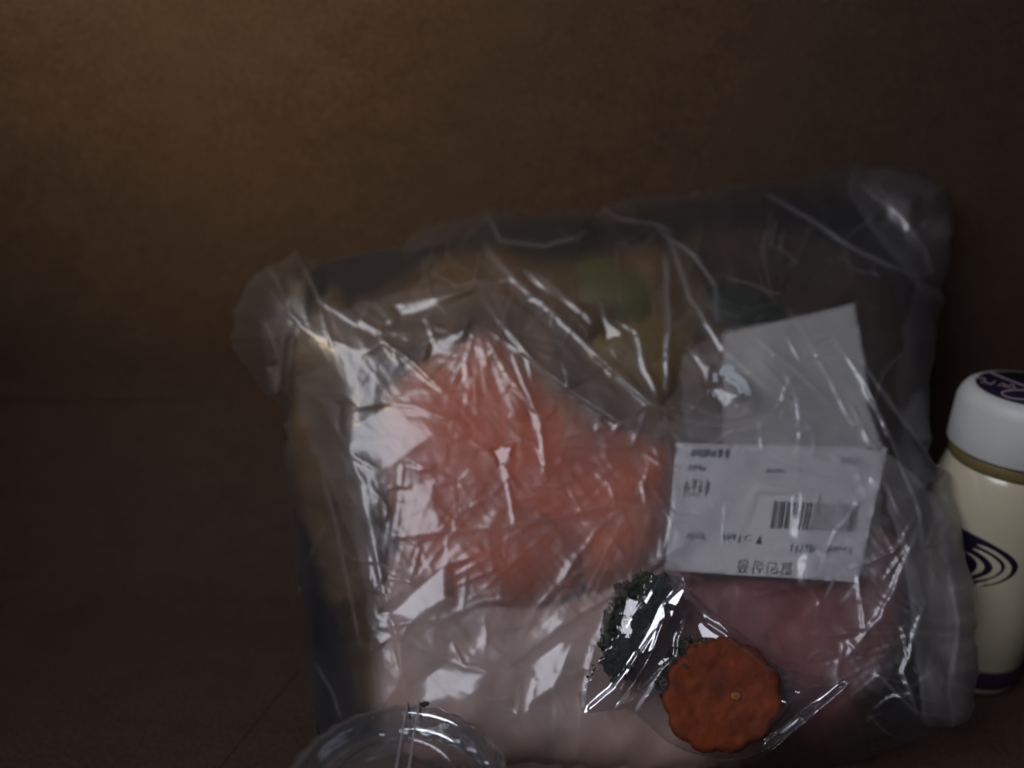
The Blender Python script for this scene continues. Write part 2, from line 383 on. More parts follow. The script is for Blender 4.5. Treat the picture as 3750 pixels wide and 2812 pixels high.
LQ = np.array([(2475, 1622), (3248, 1640), (3142, 2132), (2435, 2088)], float); lab_h = 1.80
lab = thing('price_label', 'white price label with a barcode and upside down Korean print', 'label', P(2790, 2110, DH(2790, 2110, lab_h)))
bow = lambda y: .13 * sstep(np.asarray(y, float), 1750, 2110)
flat_sheet('sheet', LQ, lab_h, M['label'], parent=lab, curl=0.0, bow=bow)
def LP(u, v, lift=.012):
    u = np.asarray(u, float); v = np.asarray(v, float)
    q = (LQ[0] * ((1 - u) * (1 - v))[..., None] + LQ[1] * (u * (1 - v))[..., None] + LQ[2] * (u * v)[..., None] + LQ[3] * ((1 - u) * v)[..., None])
    return P(q[..., 0], q[..., 1], DH(q[..., 0], q[..., 1], lab_h + lift + bow(q[..., 1])))
def uvrects(rects, lift=.012, fn=None):
    V = []; Fc = []
    for (u0, v0, u1, v1) in rects:
        o = len(V); V += list((fn or LP)(np.array([u0, u1, u1, u0]), np.array([v0, v0, v1, v1]), lift)); Fc.append((o, o + 3, o + 2, o + 1))
    return V, Fc
r = random.Random(3); bars = []; u = .505
while u < .925:
    wb = r.choice([.004, .006, .009, .012]); tall = r.random() < .15
    bars.append((u, .425 - (.06 if tall else 0), u + wb, .63)); u += wb + r.choice([.004, .006, .009])
mesh_obj('barcode', *uvrects([b for b in bars if b[0] < .70 or b[0] > .87]), M['ink'], lab, False)
mesh_obj('veiled_barcode', *uvrects([b for b in bars if .70 <= b[0] <= .87]), M['veiled'], lab, False)  # film haze over the middle bars, painted as a lighter ink
def scribble(u0, v0, u1, v1, n, seed, t=.006):       # print too blurred to read: strokes in glyph-sized blocks
    r = random.Random(seed); out = []; wg = (u1 - u0) / n; hg = v1 - v0
    for i in range(n):
        a = u0 + i * wg
        for _ in range(r.choice([3, 4, 5])):
            if r.random() < .5:
                x = a + r.random() * wg * .7; y = v0 + r.random() * hg * .3; out.append((x, y, x + t, y + hg * (.5 + .4 * r.random())))
            else:
                y = v0 + r.random() * hg * .9; x = a + r.random() * wg * .2; out.append((x, y, x + wg * (.4 + .4 * r.random()), y + t * 1.6))
    return out
mesh_obj('heading_print', *uvrects(scribble(.075, .03, .265, .105, 6, 1, .008) + scribble(.075, .045, .265, .095, 6, 2, .008)), M['teal'], lab, False)
mesh_obj('small_print', *uvrects(scribble(.065, .165, .155, .215, 4, 4) + scribble(.445, .175, .54, .215, 4, 5) + scribble(.09, .69, .19, .745, 4, 6) + scribble(.27, .68, .43, .745, 6, 7) + scribble(.79, .075, .885, .135, 4, 8)
         + scribble(.62, .735, .76, .80, 6, 9) + scribble(.81, .74, .94, .80, 5, 10)), M['teal'], lab, False)
mesh_obj('price_print', *uvrects(scribble(.055, .275, .19, .42, 4, 12) + scribble(.058, .29, .19, .41, 4, 13)), M['grey'], lab, False)
mesh_obj('arrow_mark', *(lambda a: (list(LP(np.array([.462, .478, .445]), np.array([.685, .755, .755]))), [(0, 2, 1)]))(0), M['ink'], lab, False)
def text_mesh(body):
    cu = bpy.data.curves.new('t', 'FONT'); cu.body = body; cu.resolution_u = 3; o = bpy.data.objects.new('t', cu); col.objects.link(o)
    bpy.context.view_layer.update()
    me = o.evaluated_get(bpy.context.evaluated_depsgraph_get()).to_mesh()
    v = np.array([x.co[:] for x in me.vertices]); f = [tuple(p.vertices) for p in me.polygons]
    col.objects.unlink(o); bpy.data.objects.remove(o); bpy.data.curves.remove(cu); return v, f
tv, tf = text_mesh('할인상품')
tv[:, :2] -= tv[:, :2].min(0); W, H = tv[:, 0].max(), tv[:, 1].max()
tu = .655 - tv[:, 0] / W * .29; tvv = .885 + tv[:, 1] / H * .098           # printed upside down on the label's lower edge
mesh_obj('sale_print', LP(tu, tvv), [q for q in tf], M['ink'], lab, False)
# white emblem on the slip
def flat_poly(pts, h, lift=.0):
    p = np.asarray(pts, float); return [tuple(x) for x in P(p[:, 0], p[:, 1], DH(p[:, 0], p[:, 1], h + lift))], [tuple(range(len(p)))[::-1]]
def ribbon(pts, wd, fn):
    p = np.asarray(pts, float); t = np.gradient(p, axis=0); t /= np.linalg.norm(t, axis=1)[:, None] + 1e-9; nn = np.stack([-t[:, 1], t[:, 0]], 1) * wd / 2
    a = p + nn; b = p - nn; V = list(fn(a)) + list(fn(b)); n = len(p)
    return V, [(i, i + 1, n + i + 1, n + i) for i in range(n - 1)]

# ------------------------------------------------------------------ the clear bag
def D2(l): return [(x * K, y * K) for x, y in l]
bag_out = D2([(498, 730), (505, 675), (535, 610), (575, 575), (640, 543), (668, 560), (760, 548), (870, 535), (960, 480), (1050, 456), (1170, 463), (1240, 460), (1296, 468), (1300, 445), (1420, 425),
              (1560, 405), (1700, 398), (1790, 372), (1850, 357), (1900, 366), (1975, 363), (2000, 385), (2042, 405), (2056, 470), (2050, 545), (2036, 650), (2014, 800), (2006, 900), (2012, 1000), (2052, 1062),
              (2072, 1110), (2088, 1210), (2112, 1292), (2114, 1400), (2104, 1500), (2092, 1552), (1980, 1590), (1880, 1640), (1700, 1668), (700, 1668), (672, 1500), (655, 1330), (638, 1150), (616, 1000), (606, 868), (580, 850), (556, 835), (520, 780)])
def ragged(p, step, amp, seed):          # uneven, nicked edge
    p = np.asarray(p, float); o = []; r = random.Random(seed)
    for a, b in zip(p, np.roll(p, -1, 0)):
        n = max(1, int(np.hypot(*(b - a)) / step)); t = (b - a) / (np.hypot(*(b - a)) + 1e-9); nn = np.array([-t[1], t[0]]); w_ = 0
        for i in range(n):
            w_ = .55 * w_ + r.gauss(0, amp); o.append(tuple(a + (b - a) * i / n + nn * w_ * (1 if i else .4)))
    return o
bag_out = ragged(bag_out, 42, 8.0, 3)
ridges = [  # (line in 2212-wide pixels, half width in source pixels, height cm)
    ([(1040, 520), (1115, 610), (1200, 680), (1290, 770), (1400, 870), (1470, 905)], 26, .16), ([(1030, 625), (1075, 690), (1160, 790), (1240, 850), (1330, 910), (1410, 945)], 16, .11),
    ([(1130, 580), (1200, 625), (1270, 690)], 22, .12), ([(1300, 650), (1312, 690), (1340, 700), (1372, 715), (1395, 800), (1425, 865)], 15, .12), ([(1435, 540), (1447, 700), (1437, 865)], 22, .13),
    ([(1420, 495), (1500, 550), (1545, 615), (1552, 695)], 18, .15), ([(1440, 495), (1490, 640), (1560, 750), (1650, 830), (1760, 900)], 26, .14), ([(800, 640), (842, 692), (960, 640), (1025, 628), (1040, 540)], 16, .12),
    ([(775, 775), (830, 742), (885, 780), (960, 850)], 14, .12), ([(690, 865), (740, 945), (760, 985), (840, 1030)], 14, .12), ([(740, 890), (830, 872), (900, 882), (1010, 925)], 16, .10), ([(745, 957), (855, 950), (870, 968)], 10, .09),
    ([(800, 1165), (950, 1150), (1100, 1140), (1300, 1095), (1440, 1090)], 24, .07), ([(815, 1342), (880, 1280), (960, 1222), (1050, 1190)], 18, .10), ([(825, 1352), (950, 1342), (1050, 1300), (1150, 1290)], 15, .10),
    ([(1078, 1455), (1200, 1362), (1330, 1280), (1440, 1200), (1520, 1150)], 17, .16), ([(880, 1390), (1000, 1440), (1078, 1455)], 15, .10), ([(1210, 1265), (1250, 1200), (1310, 1120)], 13, .10), ([(1150, 1320), (1210, 1270), (1300, 1200)], 13, .06),
    ([(1560, 595), (1610, 610), (1700, 640)], 10, .08), ([(1860, 780), (1960, 920), (2060, 1055), (2090, 1140)], 24, .14), ([(1780, 700), (1870, 830), (1930, 960), (1990, 1110), (2000, 1210)], 20, .12), ([(1620, 720), (1720, 800), (1800, 880)], 20, .10),
    ([(1470, 870), (1560, 905), (1670, 890)], 13, .10), ([(1470, 905), (1600, 930), (1700, 925)], 14, .08), ([(1850, 395), (1940, 460), (2000, 540), (2030, 640)], 22, .14), ([(1640, 410), (1760, 480), (1850, 540), (1980, 600)], 22, .10),
    ([(1850, 1230), (1870, 1380)], 10, .08), ([(1990, 1130), (1900, 1330), (1820, 1430)], 22, .12), ([(2000, 1300), (1950, 1450), (1990, 1560)], 20, .11), ([(2050, 1230), (2070, 1340), (2060, 1470)], 20, .12), ([(1890, 1450), (1980, 1540), (2060, 1550)], 18, .10),
    ([(790, 1170), (800, 1270)], 9, .08), ([(720, 1170), (765, 1208), (820, 1215)], 10, .09), ([(570, 690), (600, 760), (595, 850)], 18, .12), ([(575, 575), (625, 640), (600, 850)], 18, .12), ([(640, 545), (690, 650), (770, 700), (800, 650)], 20, .12), ([(640, 700), (615, 860)], 16, .12),
    ([(1030, 700), (1000, 800)], 8, .08), ([(1030, 700), (1055, 800)], 8, .08), ([(1035, 700), (1095, 810), (1160, 900)], 10, .09), ([(1040, 705), (1140, 770), (1150, 830)], 9, .08), ([(925, 780), (1030, 698)], 12, .10), ([(1105, 760), (1135, 840), (1168, 910), (1172, 1030)], 10, .10),
    ([(760, 1000), (800, 1150), (820, 1250), (860, 1400), (880, 1500)], 26, .16), ([(680, 1430), (720, 1500), (740, 1560)], 16, .12), ([(1240, 1380), (1190, 1480), (1230, 1560)], 14, .10), ([(1340, 1280), (1280, 1400), (1250, 1600)], 18, .10), ([(960, 1480), (1080, 1520), (1200, 1600)], 20, .08),
    ([(1300, 445), (1330, 470), (1430, 490), (1460, 505)], 14, .14), ([(1050, 456), (1080, 520), (1180, 530), (1280, 500)], 18, .12), ([(1700, 660), (1760, 760), (1850, 930)], 24, .08), ([(690, 1000), (730, 1150), (760, 1300), (780, 1420)], 18, .09)]
facets = [  # (outline, softness of its rim): creased panels of film that face half way to the window
    ([(740, 850), (890, 880), (930, 960), (860, 1040), (760, 980)], 120), ([(880, 1390), (1060, 1450), (1040, 1560), (900, 1520)], 60), ([(1140, 1410), (1230, 1350), (1215, 1500), (1140, 1540)], 70), ([(825, 1325), (900, 1262), (965, 1212), (975, 1300), (880, 1345)], 24),
    ([(846, 662), (920, 640), (1020, 625), (900, 682), (862, 690)], 12), ([(930, 742), (1012, 700), (1004, 730), (922, 782)], 12), ([(988, 830), (1010, 788), (1014, 812)], 5), ([(1132, 580), (1262, 680), (1272, 702), (1160, 612)], 10), ([(1300, 650), (1312, 690), (1352, 720), (1305, 742)], 8),
    ([(1380, 740), (1425, 862), (1398, 800)], 8), ([(1060, 970), (1112, 960), (1100, 992), (1080, 1006)], 5), ([(690, 865), (740, 870), (738, 945)], 8), ([(1480, 752), (1540, 792), (1530, 832)], 9), ([(1130, 870), (1165, 905), (1160, 930)], 6), ([(560, 590), (600, 575), (625, 640), (600, 600)], 8),
    ([(500, 730), (530, 745), (515, 760)], 6), ([(575, 790), (600, 780), (605, 855), (590, 850)], 8), ([(1298, 447), (1312, 470), (1300, 470)], 6), ([(1300, 905), (1345, 915), (1330, 935)], 7), ([(1520, 830), (1620, 850), (1560, 885)], 14),
    ([(1900, 400), (1980, 430), (1960, 520), (1900, 480)], 30)]
def facet_plane(px, py, d, polys, step, soft=7.0, jit=4.0, lift=0.0, keep=1.0, keep_all=1.0):
    for i, f in enumerate(polys):
        if isinstance(f, tuple): f, soft = f
        f = np.array(f, float)
        c = f.mean(0); near = (np.abs(px - c[0]) < 620) & (np.abs(py - c[1]) < 620)
        idx = np.where(near)[0]
        if len(idx) == 0: continue
        x = px[idx]; y = py[idx]; ins = inside(x, y, f); dist, _, _, _ = seg_dist(x, y, f); sd = np.where(ins, dist, -dist)
        mk = sstep(sd, -soft, soft) * keep
        if mk.max() <= 0: continue
        d0 = (d[idx] * mk).sum() / mk.sum() - lift
        p0 = P(c[0], c[1], d0); v = CAM - p0; v /= np.linalg.norm(v)
        lp = KEY + rng.normal(0, jit, 3); l = lp - p0; l /= np.linalg.norm(l); nf = v + l; nf /= np.linalg.norm(nf)
        df = (nf @ (p0 - CAM)) / (ray(x, y) @ nf)
        df = np.clip(df, d0 - .22, d0 + .22)
        mk = mk * keep_all; d[idx] = d[idx] * (1 - mk) + df * mk
    return d
def ridge_h(px, py, lines, scale=1.0, asc=1.0, wsc=1.0, csc=1.0):
    h = np.zeros(px.shape); cr = np.zeros(px.shape)
    for pts, wd, amp in lines:
        pts = np.array(pts, float) * scale
        m = (px > pts[:, 0].min() - 5 * wd) & (px < pts[:, 0].max() + 5 * wd) & (py > pts[:, 1].min() - 5 * wd) & (py < pts[:, 1].max() + 5 * wd)
        idx = np.where(m)[0]
        if not len(idx): continue
        wob = 10 * (vnoise(px[idx] / 60, py[idx] / 60, 77) - .5)
        dd, qx, qy, t = seg_dist(px[idx] + wob, py[idx] + wob, pts, False)
        dr = pts[-1] - pts[0]; side = (px[idx] + wob - qx) * dr[1] - (py[idx] + wob - qy) * dr[0]
        tap = np.clip(np.minimum(t, 1 - t) / .18, .0, 1) ** .7
        wl_ = np.where(side > 0, wd * 2.0, wd * .40) * wsc
        h[idx] += asc * amp * tap * np.exp(-(dd / wl_)); cr[idx] = np.maximum(cr[idx], csc * tap * np.exp(-(dd / (wd * .35)) ** 2))
    return h, cr
px, py, dd, fc = patch(bag_out, 7.0)
EW = 230 + 130 * (1 - sstep(px, 1500, 1900)) * sstep(py, 1050, 1300)
edge = np.sqrt(np.clip(1 - (1 - np.clip(dd / EW, 0, 1)) ** 2, 0, 1))
LM = (1 - sstep(px, 1500, 1900)) * sstep(py, 1150, 1450)
edge = edge * (1 - LM) + LM * (1 - np.log1p(np.exp((1 - 1.6 * np.clip(dd / 360, 0, 2)) * 9)) / 9)
fwd = 1.55 * sstep(px, 3000, 3420) * sstep(py, 900, 1500)      # the right side billows out in front of the bottle
h = -.35 + 2.35 * edge + fwd * (1 - .75 * edge)
h -= .9 * sstep(1300 - py, 0, 500) * sstep(px, 1100, 1400)         # slack film above the food
f1, tl = cells(px / 210 + .5 * fbm(px / 200, py / 200, 3), py / 210 + .5 * fbm(px / 200, py / 200, 4), 9)
f2, tl2 = cells(px / 85, py / 85, 11)
wr = sstep(dd, 0, 60)
h += wr * (.035 * tl + .16 * (fbm(px / 420, py / 420, 47, 2) - .5) + .08 * (ridged(px / 330, py / 330, 41) - .4) + .07 * (fbm(px / 160, py / 160, 43) - .5))
# taut pull lines running down to the right
uu = (px * .62 + py * .78); vv = (-px * .78 + py * .62)
h += wr * .022 * ridged(uu / 900, vv / 150, 51)
rh, cr = ridge_h(px, py, ridges, K, .48, .85, .35); h += rh
fine = []; fr = random.Random(19); bo = np.array(bag_out)
while len(fine) < 230:
    x = fr.uniform(860, 3560); y = fr.uniform(620, 2800)
    if not inside(np.array([x]), np.array([y]), bo)[0]: continue
    if 1500 < x < 2450 and 1300 < y < 2200 and fr.random() < .6: continue
    a_ = math.atan2(1530 - y, 2460 - x) + fr.gauss(0, .8) if fr.random() < .6 else fr.uniform(0, 3.14)
    L_ = fr.uniform(50, 300) * (1.2 if y < 1200 or x > 3000 else .9); k_ = fr.gauss(0, .35)
    fine.append(([(x, y), (x + L_ * .5 * math.cos(a_), y + L_ * .5 * math.sin(a_)), (x + L_ * math.cos(a_ + k_), y + L_ * math.sin(a_ + k_))], fr.uniform(5, 11), fr.uniform(.012, .05)))
fh, fc_ = ridge_h(px, py, fine, 1.0, 1.0, 1.0, .22); h += wr * fh; cr = np.maximum(cr, fc_)
for (tx, ty, lo, hi, kk, am, sd) in ((2460, 1530, 300, 1500, 26, .015, 61), (1745, 1185, 30, 420, 16, .022, 63), (1400, 2260, 60, 700, 22, .014, 65), (1280, 1480, 60, 600, 20, .014, 67), (3420, 2300, 80, 800, 24, .02, 69)):   # fine pull creases fanning out of pinched spots
    r_ = np.hypot(px - tx, py - ty); an_ = np.arctan2(py - ty, px - tx)
    h += wr * am * ridged(an_ * kk / 2 + 40, r_ / 420 + 3, sd, 2) ** 2 * sstep(r_, lo * .4, lo) * (1 - sstep(r_, hi * .5, hi))
dep = DH(px, py, h)
dep = facet_plane(px, py, dep, [(np.array(f) * K, sf) for f, sf in facets], 7.0, jit=6.0, keep_all=.75)
dep = dep - wr * (.010 * ridged(uu / 160, vv / 34, 81) + .008 * (fbm(px / 38, py / 38, 83) - .5))
painted_veils = [([(640, 700), (830, 640), (1040, 600), (1440, 900), (1500, 1240), (1260, 1600), (820, 1600), (780, 1200), (640, 900)], .24),   # film sheen painted in as haze, plus doubled film: outline and strength
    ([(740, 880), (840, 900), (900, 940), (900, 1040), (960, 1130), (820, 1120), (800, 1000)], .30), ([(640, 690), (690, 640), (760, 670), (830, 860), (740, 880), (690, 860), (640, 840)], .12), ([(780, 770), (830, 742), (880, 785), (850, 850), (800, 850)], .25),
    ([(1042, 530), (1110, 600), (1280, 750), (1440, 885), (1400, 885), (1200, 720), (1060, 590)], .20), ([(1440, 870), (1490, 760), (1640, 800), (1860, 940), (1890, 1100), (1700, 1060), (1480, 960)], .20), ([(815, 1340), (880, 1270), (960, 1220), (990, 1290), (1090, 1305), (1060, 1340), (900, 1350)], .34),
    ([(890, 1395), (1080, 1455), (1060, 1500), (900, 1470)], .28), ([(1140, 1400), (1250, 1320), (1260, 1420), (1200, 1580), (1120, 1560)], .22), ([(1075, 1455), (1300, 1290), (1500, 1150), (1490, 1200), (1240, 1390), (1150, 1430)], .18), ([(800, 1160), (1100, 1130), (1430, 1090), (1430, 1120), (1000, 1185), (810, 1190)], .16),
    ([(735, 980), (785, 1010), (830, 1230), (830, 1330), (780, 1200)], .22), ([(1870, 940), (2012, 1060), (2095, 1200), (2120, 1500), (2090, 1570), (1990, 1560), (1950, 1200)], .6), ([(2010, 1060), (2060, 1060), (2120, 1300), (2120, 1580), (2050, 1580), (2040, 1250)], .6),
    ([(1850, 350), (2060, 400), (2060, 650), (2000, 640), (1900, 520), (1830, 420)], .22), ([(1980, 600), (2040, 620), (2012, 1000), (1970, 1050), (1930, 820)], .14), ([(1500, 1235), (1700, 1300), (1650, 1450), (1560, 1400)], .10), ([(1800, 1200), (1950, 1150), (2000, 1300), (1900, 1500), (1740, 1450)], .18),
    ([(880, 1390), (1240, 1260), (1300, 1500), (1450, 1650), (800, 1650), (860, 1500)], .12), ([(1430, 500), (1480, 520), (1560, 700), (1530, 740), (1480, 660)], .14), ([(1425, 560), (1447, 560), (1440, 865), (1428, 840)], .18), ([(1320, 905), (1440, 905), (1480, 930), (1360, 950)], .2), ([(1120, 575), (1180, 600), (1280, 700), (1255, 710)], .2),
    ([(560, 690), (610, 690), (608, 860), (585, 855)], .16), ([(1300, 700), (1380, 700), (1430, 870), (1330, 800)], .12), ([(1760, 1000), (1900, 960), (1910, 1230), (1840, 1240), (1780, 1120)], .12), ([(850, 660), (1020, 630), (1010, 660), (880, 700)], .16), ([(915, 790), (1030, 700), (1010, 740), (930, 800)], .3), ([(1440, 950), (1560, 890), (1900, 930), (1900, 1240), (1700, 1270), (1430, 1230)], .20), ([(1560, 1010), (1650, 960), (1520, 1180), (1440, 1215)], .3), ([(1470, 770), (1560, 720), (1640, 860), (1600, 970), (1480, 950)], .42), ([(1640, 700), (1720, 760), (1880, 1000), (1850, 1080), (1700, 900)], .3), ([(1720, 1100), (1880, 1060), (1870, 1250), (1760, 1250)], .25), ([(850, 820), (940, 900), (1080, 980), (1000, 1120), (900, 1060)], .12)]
for f, st in painted_veils:
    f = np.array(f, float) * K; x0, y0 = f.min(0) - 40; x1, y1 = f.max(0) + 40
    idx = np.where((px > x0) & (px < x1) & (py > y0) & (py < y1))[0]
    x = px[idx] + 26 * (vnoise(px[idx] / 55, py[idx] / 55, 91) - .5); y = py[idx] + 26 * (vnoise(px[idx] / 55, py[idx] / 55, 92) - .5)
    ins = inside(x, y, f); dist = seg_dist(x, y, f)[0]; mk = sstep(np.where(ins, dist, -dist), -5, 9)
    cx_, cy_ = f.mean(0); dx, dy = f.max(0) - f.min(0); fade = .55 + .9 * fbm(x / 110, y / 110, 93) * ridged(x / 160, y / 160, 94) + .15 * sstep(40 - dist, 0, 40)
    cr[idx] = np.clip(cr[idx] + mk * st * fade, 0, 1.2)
for qd, sf in (([(2650, 2025), (2920, 2040), (2915, 2125), (2650, 2110)], 45), ([(2780, 1810), (2900, 1815), (2890, 1960), (2740, 1985), (2740, 1930)], 40)):   # the film clings to the label here
    qd = np.array(qd, float); ins = inside(px, py, qd); ds = seg_dist(px, py, qd)[0]; mk = sstep(np.where(ins, ds, -ds), -sf, 6)
    dep = dep * (1 - mk) + DH(px, py, lab_h + .045 + bow(py)) * mk; cr = cr * (1 - .6 * mk)
backd = DH(px, py, -.40 - 1.6 * edge * sstep(py, 700, 1000))
bagT = thing('plastic_bag', 'crumpled clear plastic bag around the orange food, leaning on the box wall', 'plastic bag', (0, 18, 0))
V = P(px, py, dep); mesh_obj('front_film', V, fc, M['bag'], bagT, True, {'crease_haze': cr})
# white emblem printed on the film, over the slip
near_ = (px > 2500) & (px < 2820) & (py > 1280) & (py < 1560)
NX, NY, ND = px[near_], py[near_], dep[near_]
def sfn(q):
    out = []
    for x, y in q:
        w_ = np.exp(-((NX - x) ** 2 + (NY - y) ** 2) / 60.0); out.append((w_ * ND).sum() / w_.sum() - .03)
    return P(q[:, 0], q[:, 1], np.array(out))
densify = lambda p: [tuple(v) for v in np.concatenate([np.linspace(a, b, 4, endpoint=False) for a, b in zip(np.array(p[:-1], float), np.array(p[1:], float))] + [np.array(p[-1:], float)])]
_rib = ribbon
def ribbon_d(p, w_, f): return _rib(densify(p), w_, f)
em = [ribbon_d([(2618, 1365), (2620, 1398)], 17, sfn), ribbon_d([(2645, 1345), (2690, 1350)], 22, sfn), ribbon_d([(2636, 1360), (2690, 1375), (2725, 1405), (2745, 1455)], 26, sfn),
      ribbon_d([(2655, 1385), (2700, 1410), (2715, 1440)], 15, sfn)]
for k, x in enumerate(np.linspace(2590, 2690, 6)):
    y = 1428 + (x - 2590) * .42; em.append(ribbon_d([(x, y), (x + 4, y + 18)], 5, sfn)); em.append(ribbon_d([(x, y + (k % 3) * 8), (x + 13, y + 4 + (k % 3) * 8)], 5, sfn))
mesh_obj('emblem', *join(em), M['white'], bagT, False)

bpx, bpy_, bd, bfc = patch(bag_out, 22.0)
be = np.sqrt(np.clip(1 - (1 - np.clip(bd / 230, 0, 1)) ** 2, 0, 1))
bh = -.35 + 1.55 * sstep(bpx, 3000, 3420) * sstep(bpy_, 900, 1500) * (1 - .75 * be) - 1.75 * be + .3 * (ridged(bpx / 220, bpy_ / 220, 61) - .5) * sstep(bd, 0, 60)
Vb = P(bpx, bpy_, DH(bpx, bpy_, bh)); Vb[:, 1] = np.minimum(Vb[:, 1], 25.7); Vb[:, 2] = np.maximum(Vb[:, 2], .03)
mesh_obj('back_film', Vb, [q[::-1] for q in bfc], M['bagback'], bagT, True, {'crease_haze': np.zeros(len(bpx))})

# ------------------------------------------------------------------ garnish sachet lying on the bag
SH = 2.55
sac = thing('garnish_sachet', 'small clear sachet with shiny sealed ends lying on the front of the bag', 'sachet', P(2640, 2760, DH(2640, 2760, SH - .4)))
sout = chaikin([(2500, 2110), (2560, 2200), (2700, 2300), (2860, 2445), (3000, 2475), (3105, 2492), (3080, 2545), (2940, 2650), (2780, 2765), (2640, 2785), (2470, 2740), (2370, 2650), (2290, 2595), (2240, 2600), (2330, 2480), (2300, 2440), (2200, 2430), (2200, 2250), (2260, 2120), (2380, 2050), (2470, 2050)], 1)
px, py, dd, fc = patch(sout, 6.0)
e = np.sqrt(np.clip(1 - (1 - np.clip(dd / 150, 0, 1)) ** 2, 0, 1))
sr = [([(2540, 2200), (2660, 2330), (2840, 2470)], 14, .14), ([(2560, 2190), (2640, 2260), (2870, 2450)], 10, .10), ([(2850, 2460), (2950, 2455), (3040, 2480)], 8, .12),
      ([(2860, 2560), (2960, 2640)], 12, .08), ([(2780, 2700), (2900, 2560), (3000, 2500)], 14, .08), ([(2520, 2220), (2470, 2400), (2330, 2560)], 12, .12), ([(2850, 2650), (2900, 2600)], 10, .1)]
_, t2 = cells(px / 70, py / 70, 5)
h = SH - .3 + .75 * e + .03 * t2 * sstep(dd, 0, 40) + .04 * (ridged(px / 120, py / 120, 8) - .4)
rh, cr = ridge_h(px, py, sr); h += rh
dep = DH(px, py, h)
dep = facet_plane(px, py, dep, [[(2535, 2280), (2580, 2250), (2640, 2260), (2700, 2330), (2610, 2345), (2560, 2350)], [(2560, 2260), (2680, 2330), (2710, 2355), (2640, 2320)], [(2905, 2535), (2960, 2540), (2930, 2565)], [(2740, 2400), (2755, 2400), (2748, 2435)], [(2820, 2660), (2850, 2650), (2850, 2680)]], 6., soft=16, jit=3)
V, Fc = solid(px, py, fc, dep, DH(px, py, SH - .3 - .25 * e)); mesh_obj('pouch', V, Fc, M['sachet'], sac, True, {'crease_haze': np.concatenate([cr, cr * 0])})
# crimped seal at the left end: fin with a serrated outer edge
a = np.array([(2395, 2110), (2130, 2545)], float); ser = []
nT = 22
for i in range(nT + 1):
    p = a[0] + (a[1] - a[0]) * i / nT; nrm = np.array([-.85, -.52]); ser.append(p + nrm * (0 if i % 2 else 16))
fin = [(2500, 2108)] + [tuple(p) for p in ser] + [(2132, 2612), (2245, 2600), (2330, 2490), (2440, 2300), (2512, 2150)]
px, py, dd, fc = patch(fin, 5.0)
ux = np.array([-.52, .85]); vx = np.array([.85, .52])
sv = (px - 2500) * vx[0] + (py - 2108) * vx[1]; su = (px - 2500) * ux[0] + (py - 2108) * ux[1]
h = SH + .35 - .25 * sstep(su, 300, 560) + .028 * np.abs(((sv / 16) % 1) - .5) * (sv < -55) + .05 * (fbm(px / 90, py / 90, 71) - .5)
finr = [([(2510, 2125), (2420, 2250), (2330, 2400), (2240, 2520), (2140, 2610)], 11, .16), ([(2490, 2230), (2440, 2340), (2370, 2460), (2285, 2570)], 12, .16), ([(2440, 2230), (2400, 2330), (2380, 2390)], 9, .12)]
rh, cr = ridge_h(px, py, finr); h += rh
dep = DH(px, py, h)
dep = facet_plane(px, py, dep, [[(2500, 2140), (2524, 2165), (2480, 2225), (2425, 2280), (2345, 2390), (2325, 2375), (2420, 2225)], [(2440, 2215), (2480, 2230), (2492, 2262), (2462, 2335), (2408, 2445), (2300, 2572), (2282, 2562), (2375, 2430), (2432, 2330), (2448, 2270)],
                                  [(2300, 2440), (2310, 2445), (2270, 2520), (2160, 2600), (2150, 2590), (2255, 2510)], [(2405, 2290), (2415, 2292), (2392, 2370), (2375, 2400), (2370, 2380)], [(2350, 2200), (2380, 2160), (2400, 2170), (2370, 2215)], [(2280, 2300), (2310, 2255), (2325, 2265), (2295, 2310)]], 5., soft=9, jit=3)
tk = DH(px, py, h) * 0 + dep + .02
V, Fc = solid(px, py, fc, dep, tk); mesh_obj('seal_fin', V, Fc, M['seal'], sac, True, {'crease_haze': np.concatenate([cr, cr])})
# narrow crimped bar at the right end
bar = [(3085, 2480), (3112, 2502), (2830, 2745), (2790, 2735), (2800, 2705)]
px, py, dd, fc = patch(bar, 4.0)
sv = (px - 3085) * .65 + (py - 2480) * .76
h = SH + .12 + .10 * np.cos(sv / 7.0) * sstep(dd, 0, 5); dep = DH(px, py, h)
dep = facet_plane(px, py, dep, [[(3070, 2495), (3082, 2503), (2860, 2690), (2850, 2682)], [(3095, 2508), (3106, 2512), (2900, 2700), (2890, 2692)]], 4., soft=3, jit=.5)
V, Fc = solid(px, py, fc, dep, dep + .02); mesh_obj('seal_bar', V, Fc, M['seal'], sac, True, {'crease_haze': np.full(2 * len(px), .1)})
# carrot disc
an = np.linspace(0, 2 * math.pi, 90, endpoint=False)
rad = .965 + .085 * np.abs(np.sin(an * 5.5 + .4)) ** .8 + .020 * np.sin(an * 3 + 1) + .010 * rng.normal(0, 1, 90)
cpoly = np.stack([2645 + 214 * rad * np.cos(an), 2548 + 208 * rad * np.sin(an)], 1)
car = lump('carrot_slice', cpoly, SH - .10, .22, .30, M['carrot'], None, step=8, soft=22, rough=.12, rs=50, seed=66, smoothp=1)
tag(car, 'orange carrot slice with a wavy rim inside the clear sachet', 'carrot slice')
q = chaikin([(2675, 2540), (2690, 2530), (2712, 2536), (2716, 2552), (2700, 2566), (2680, 2560)], 1)
px, py, dd, fc = patch(q, 6.0); V, Fc = solid(px, py, fc, DH(px, py, SH + .16 + .02 * (dd > 0)), DH(px, py, SH + .05)); V = np.asarray(V)
sp = mesh_obj('pith_spot', V, Fc, M['yspot'], None); mw = sp.location - car.location; sp.parent = car; sp.location = mw
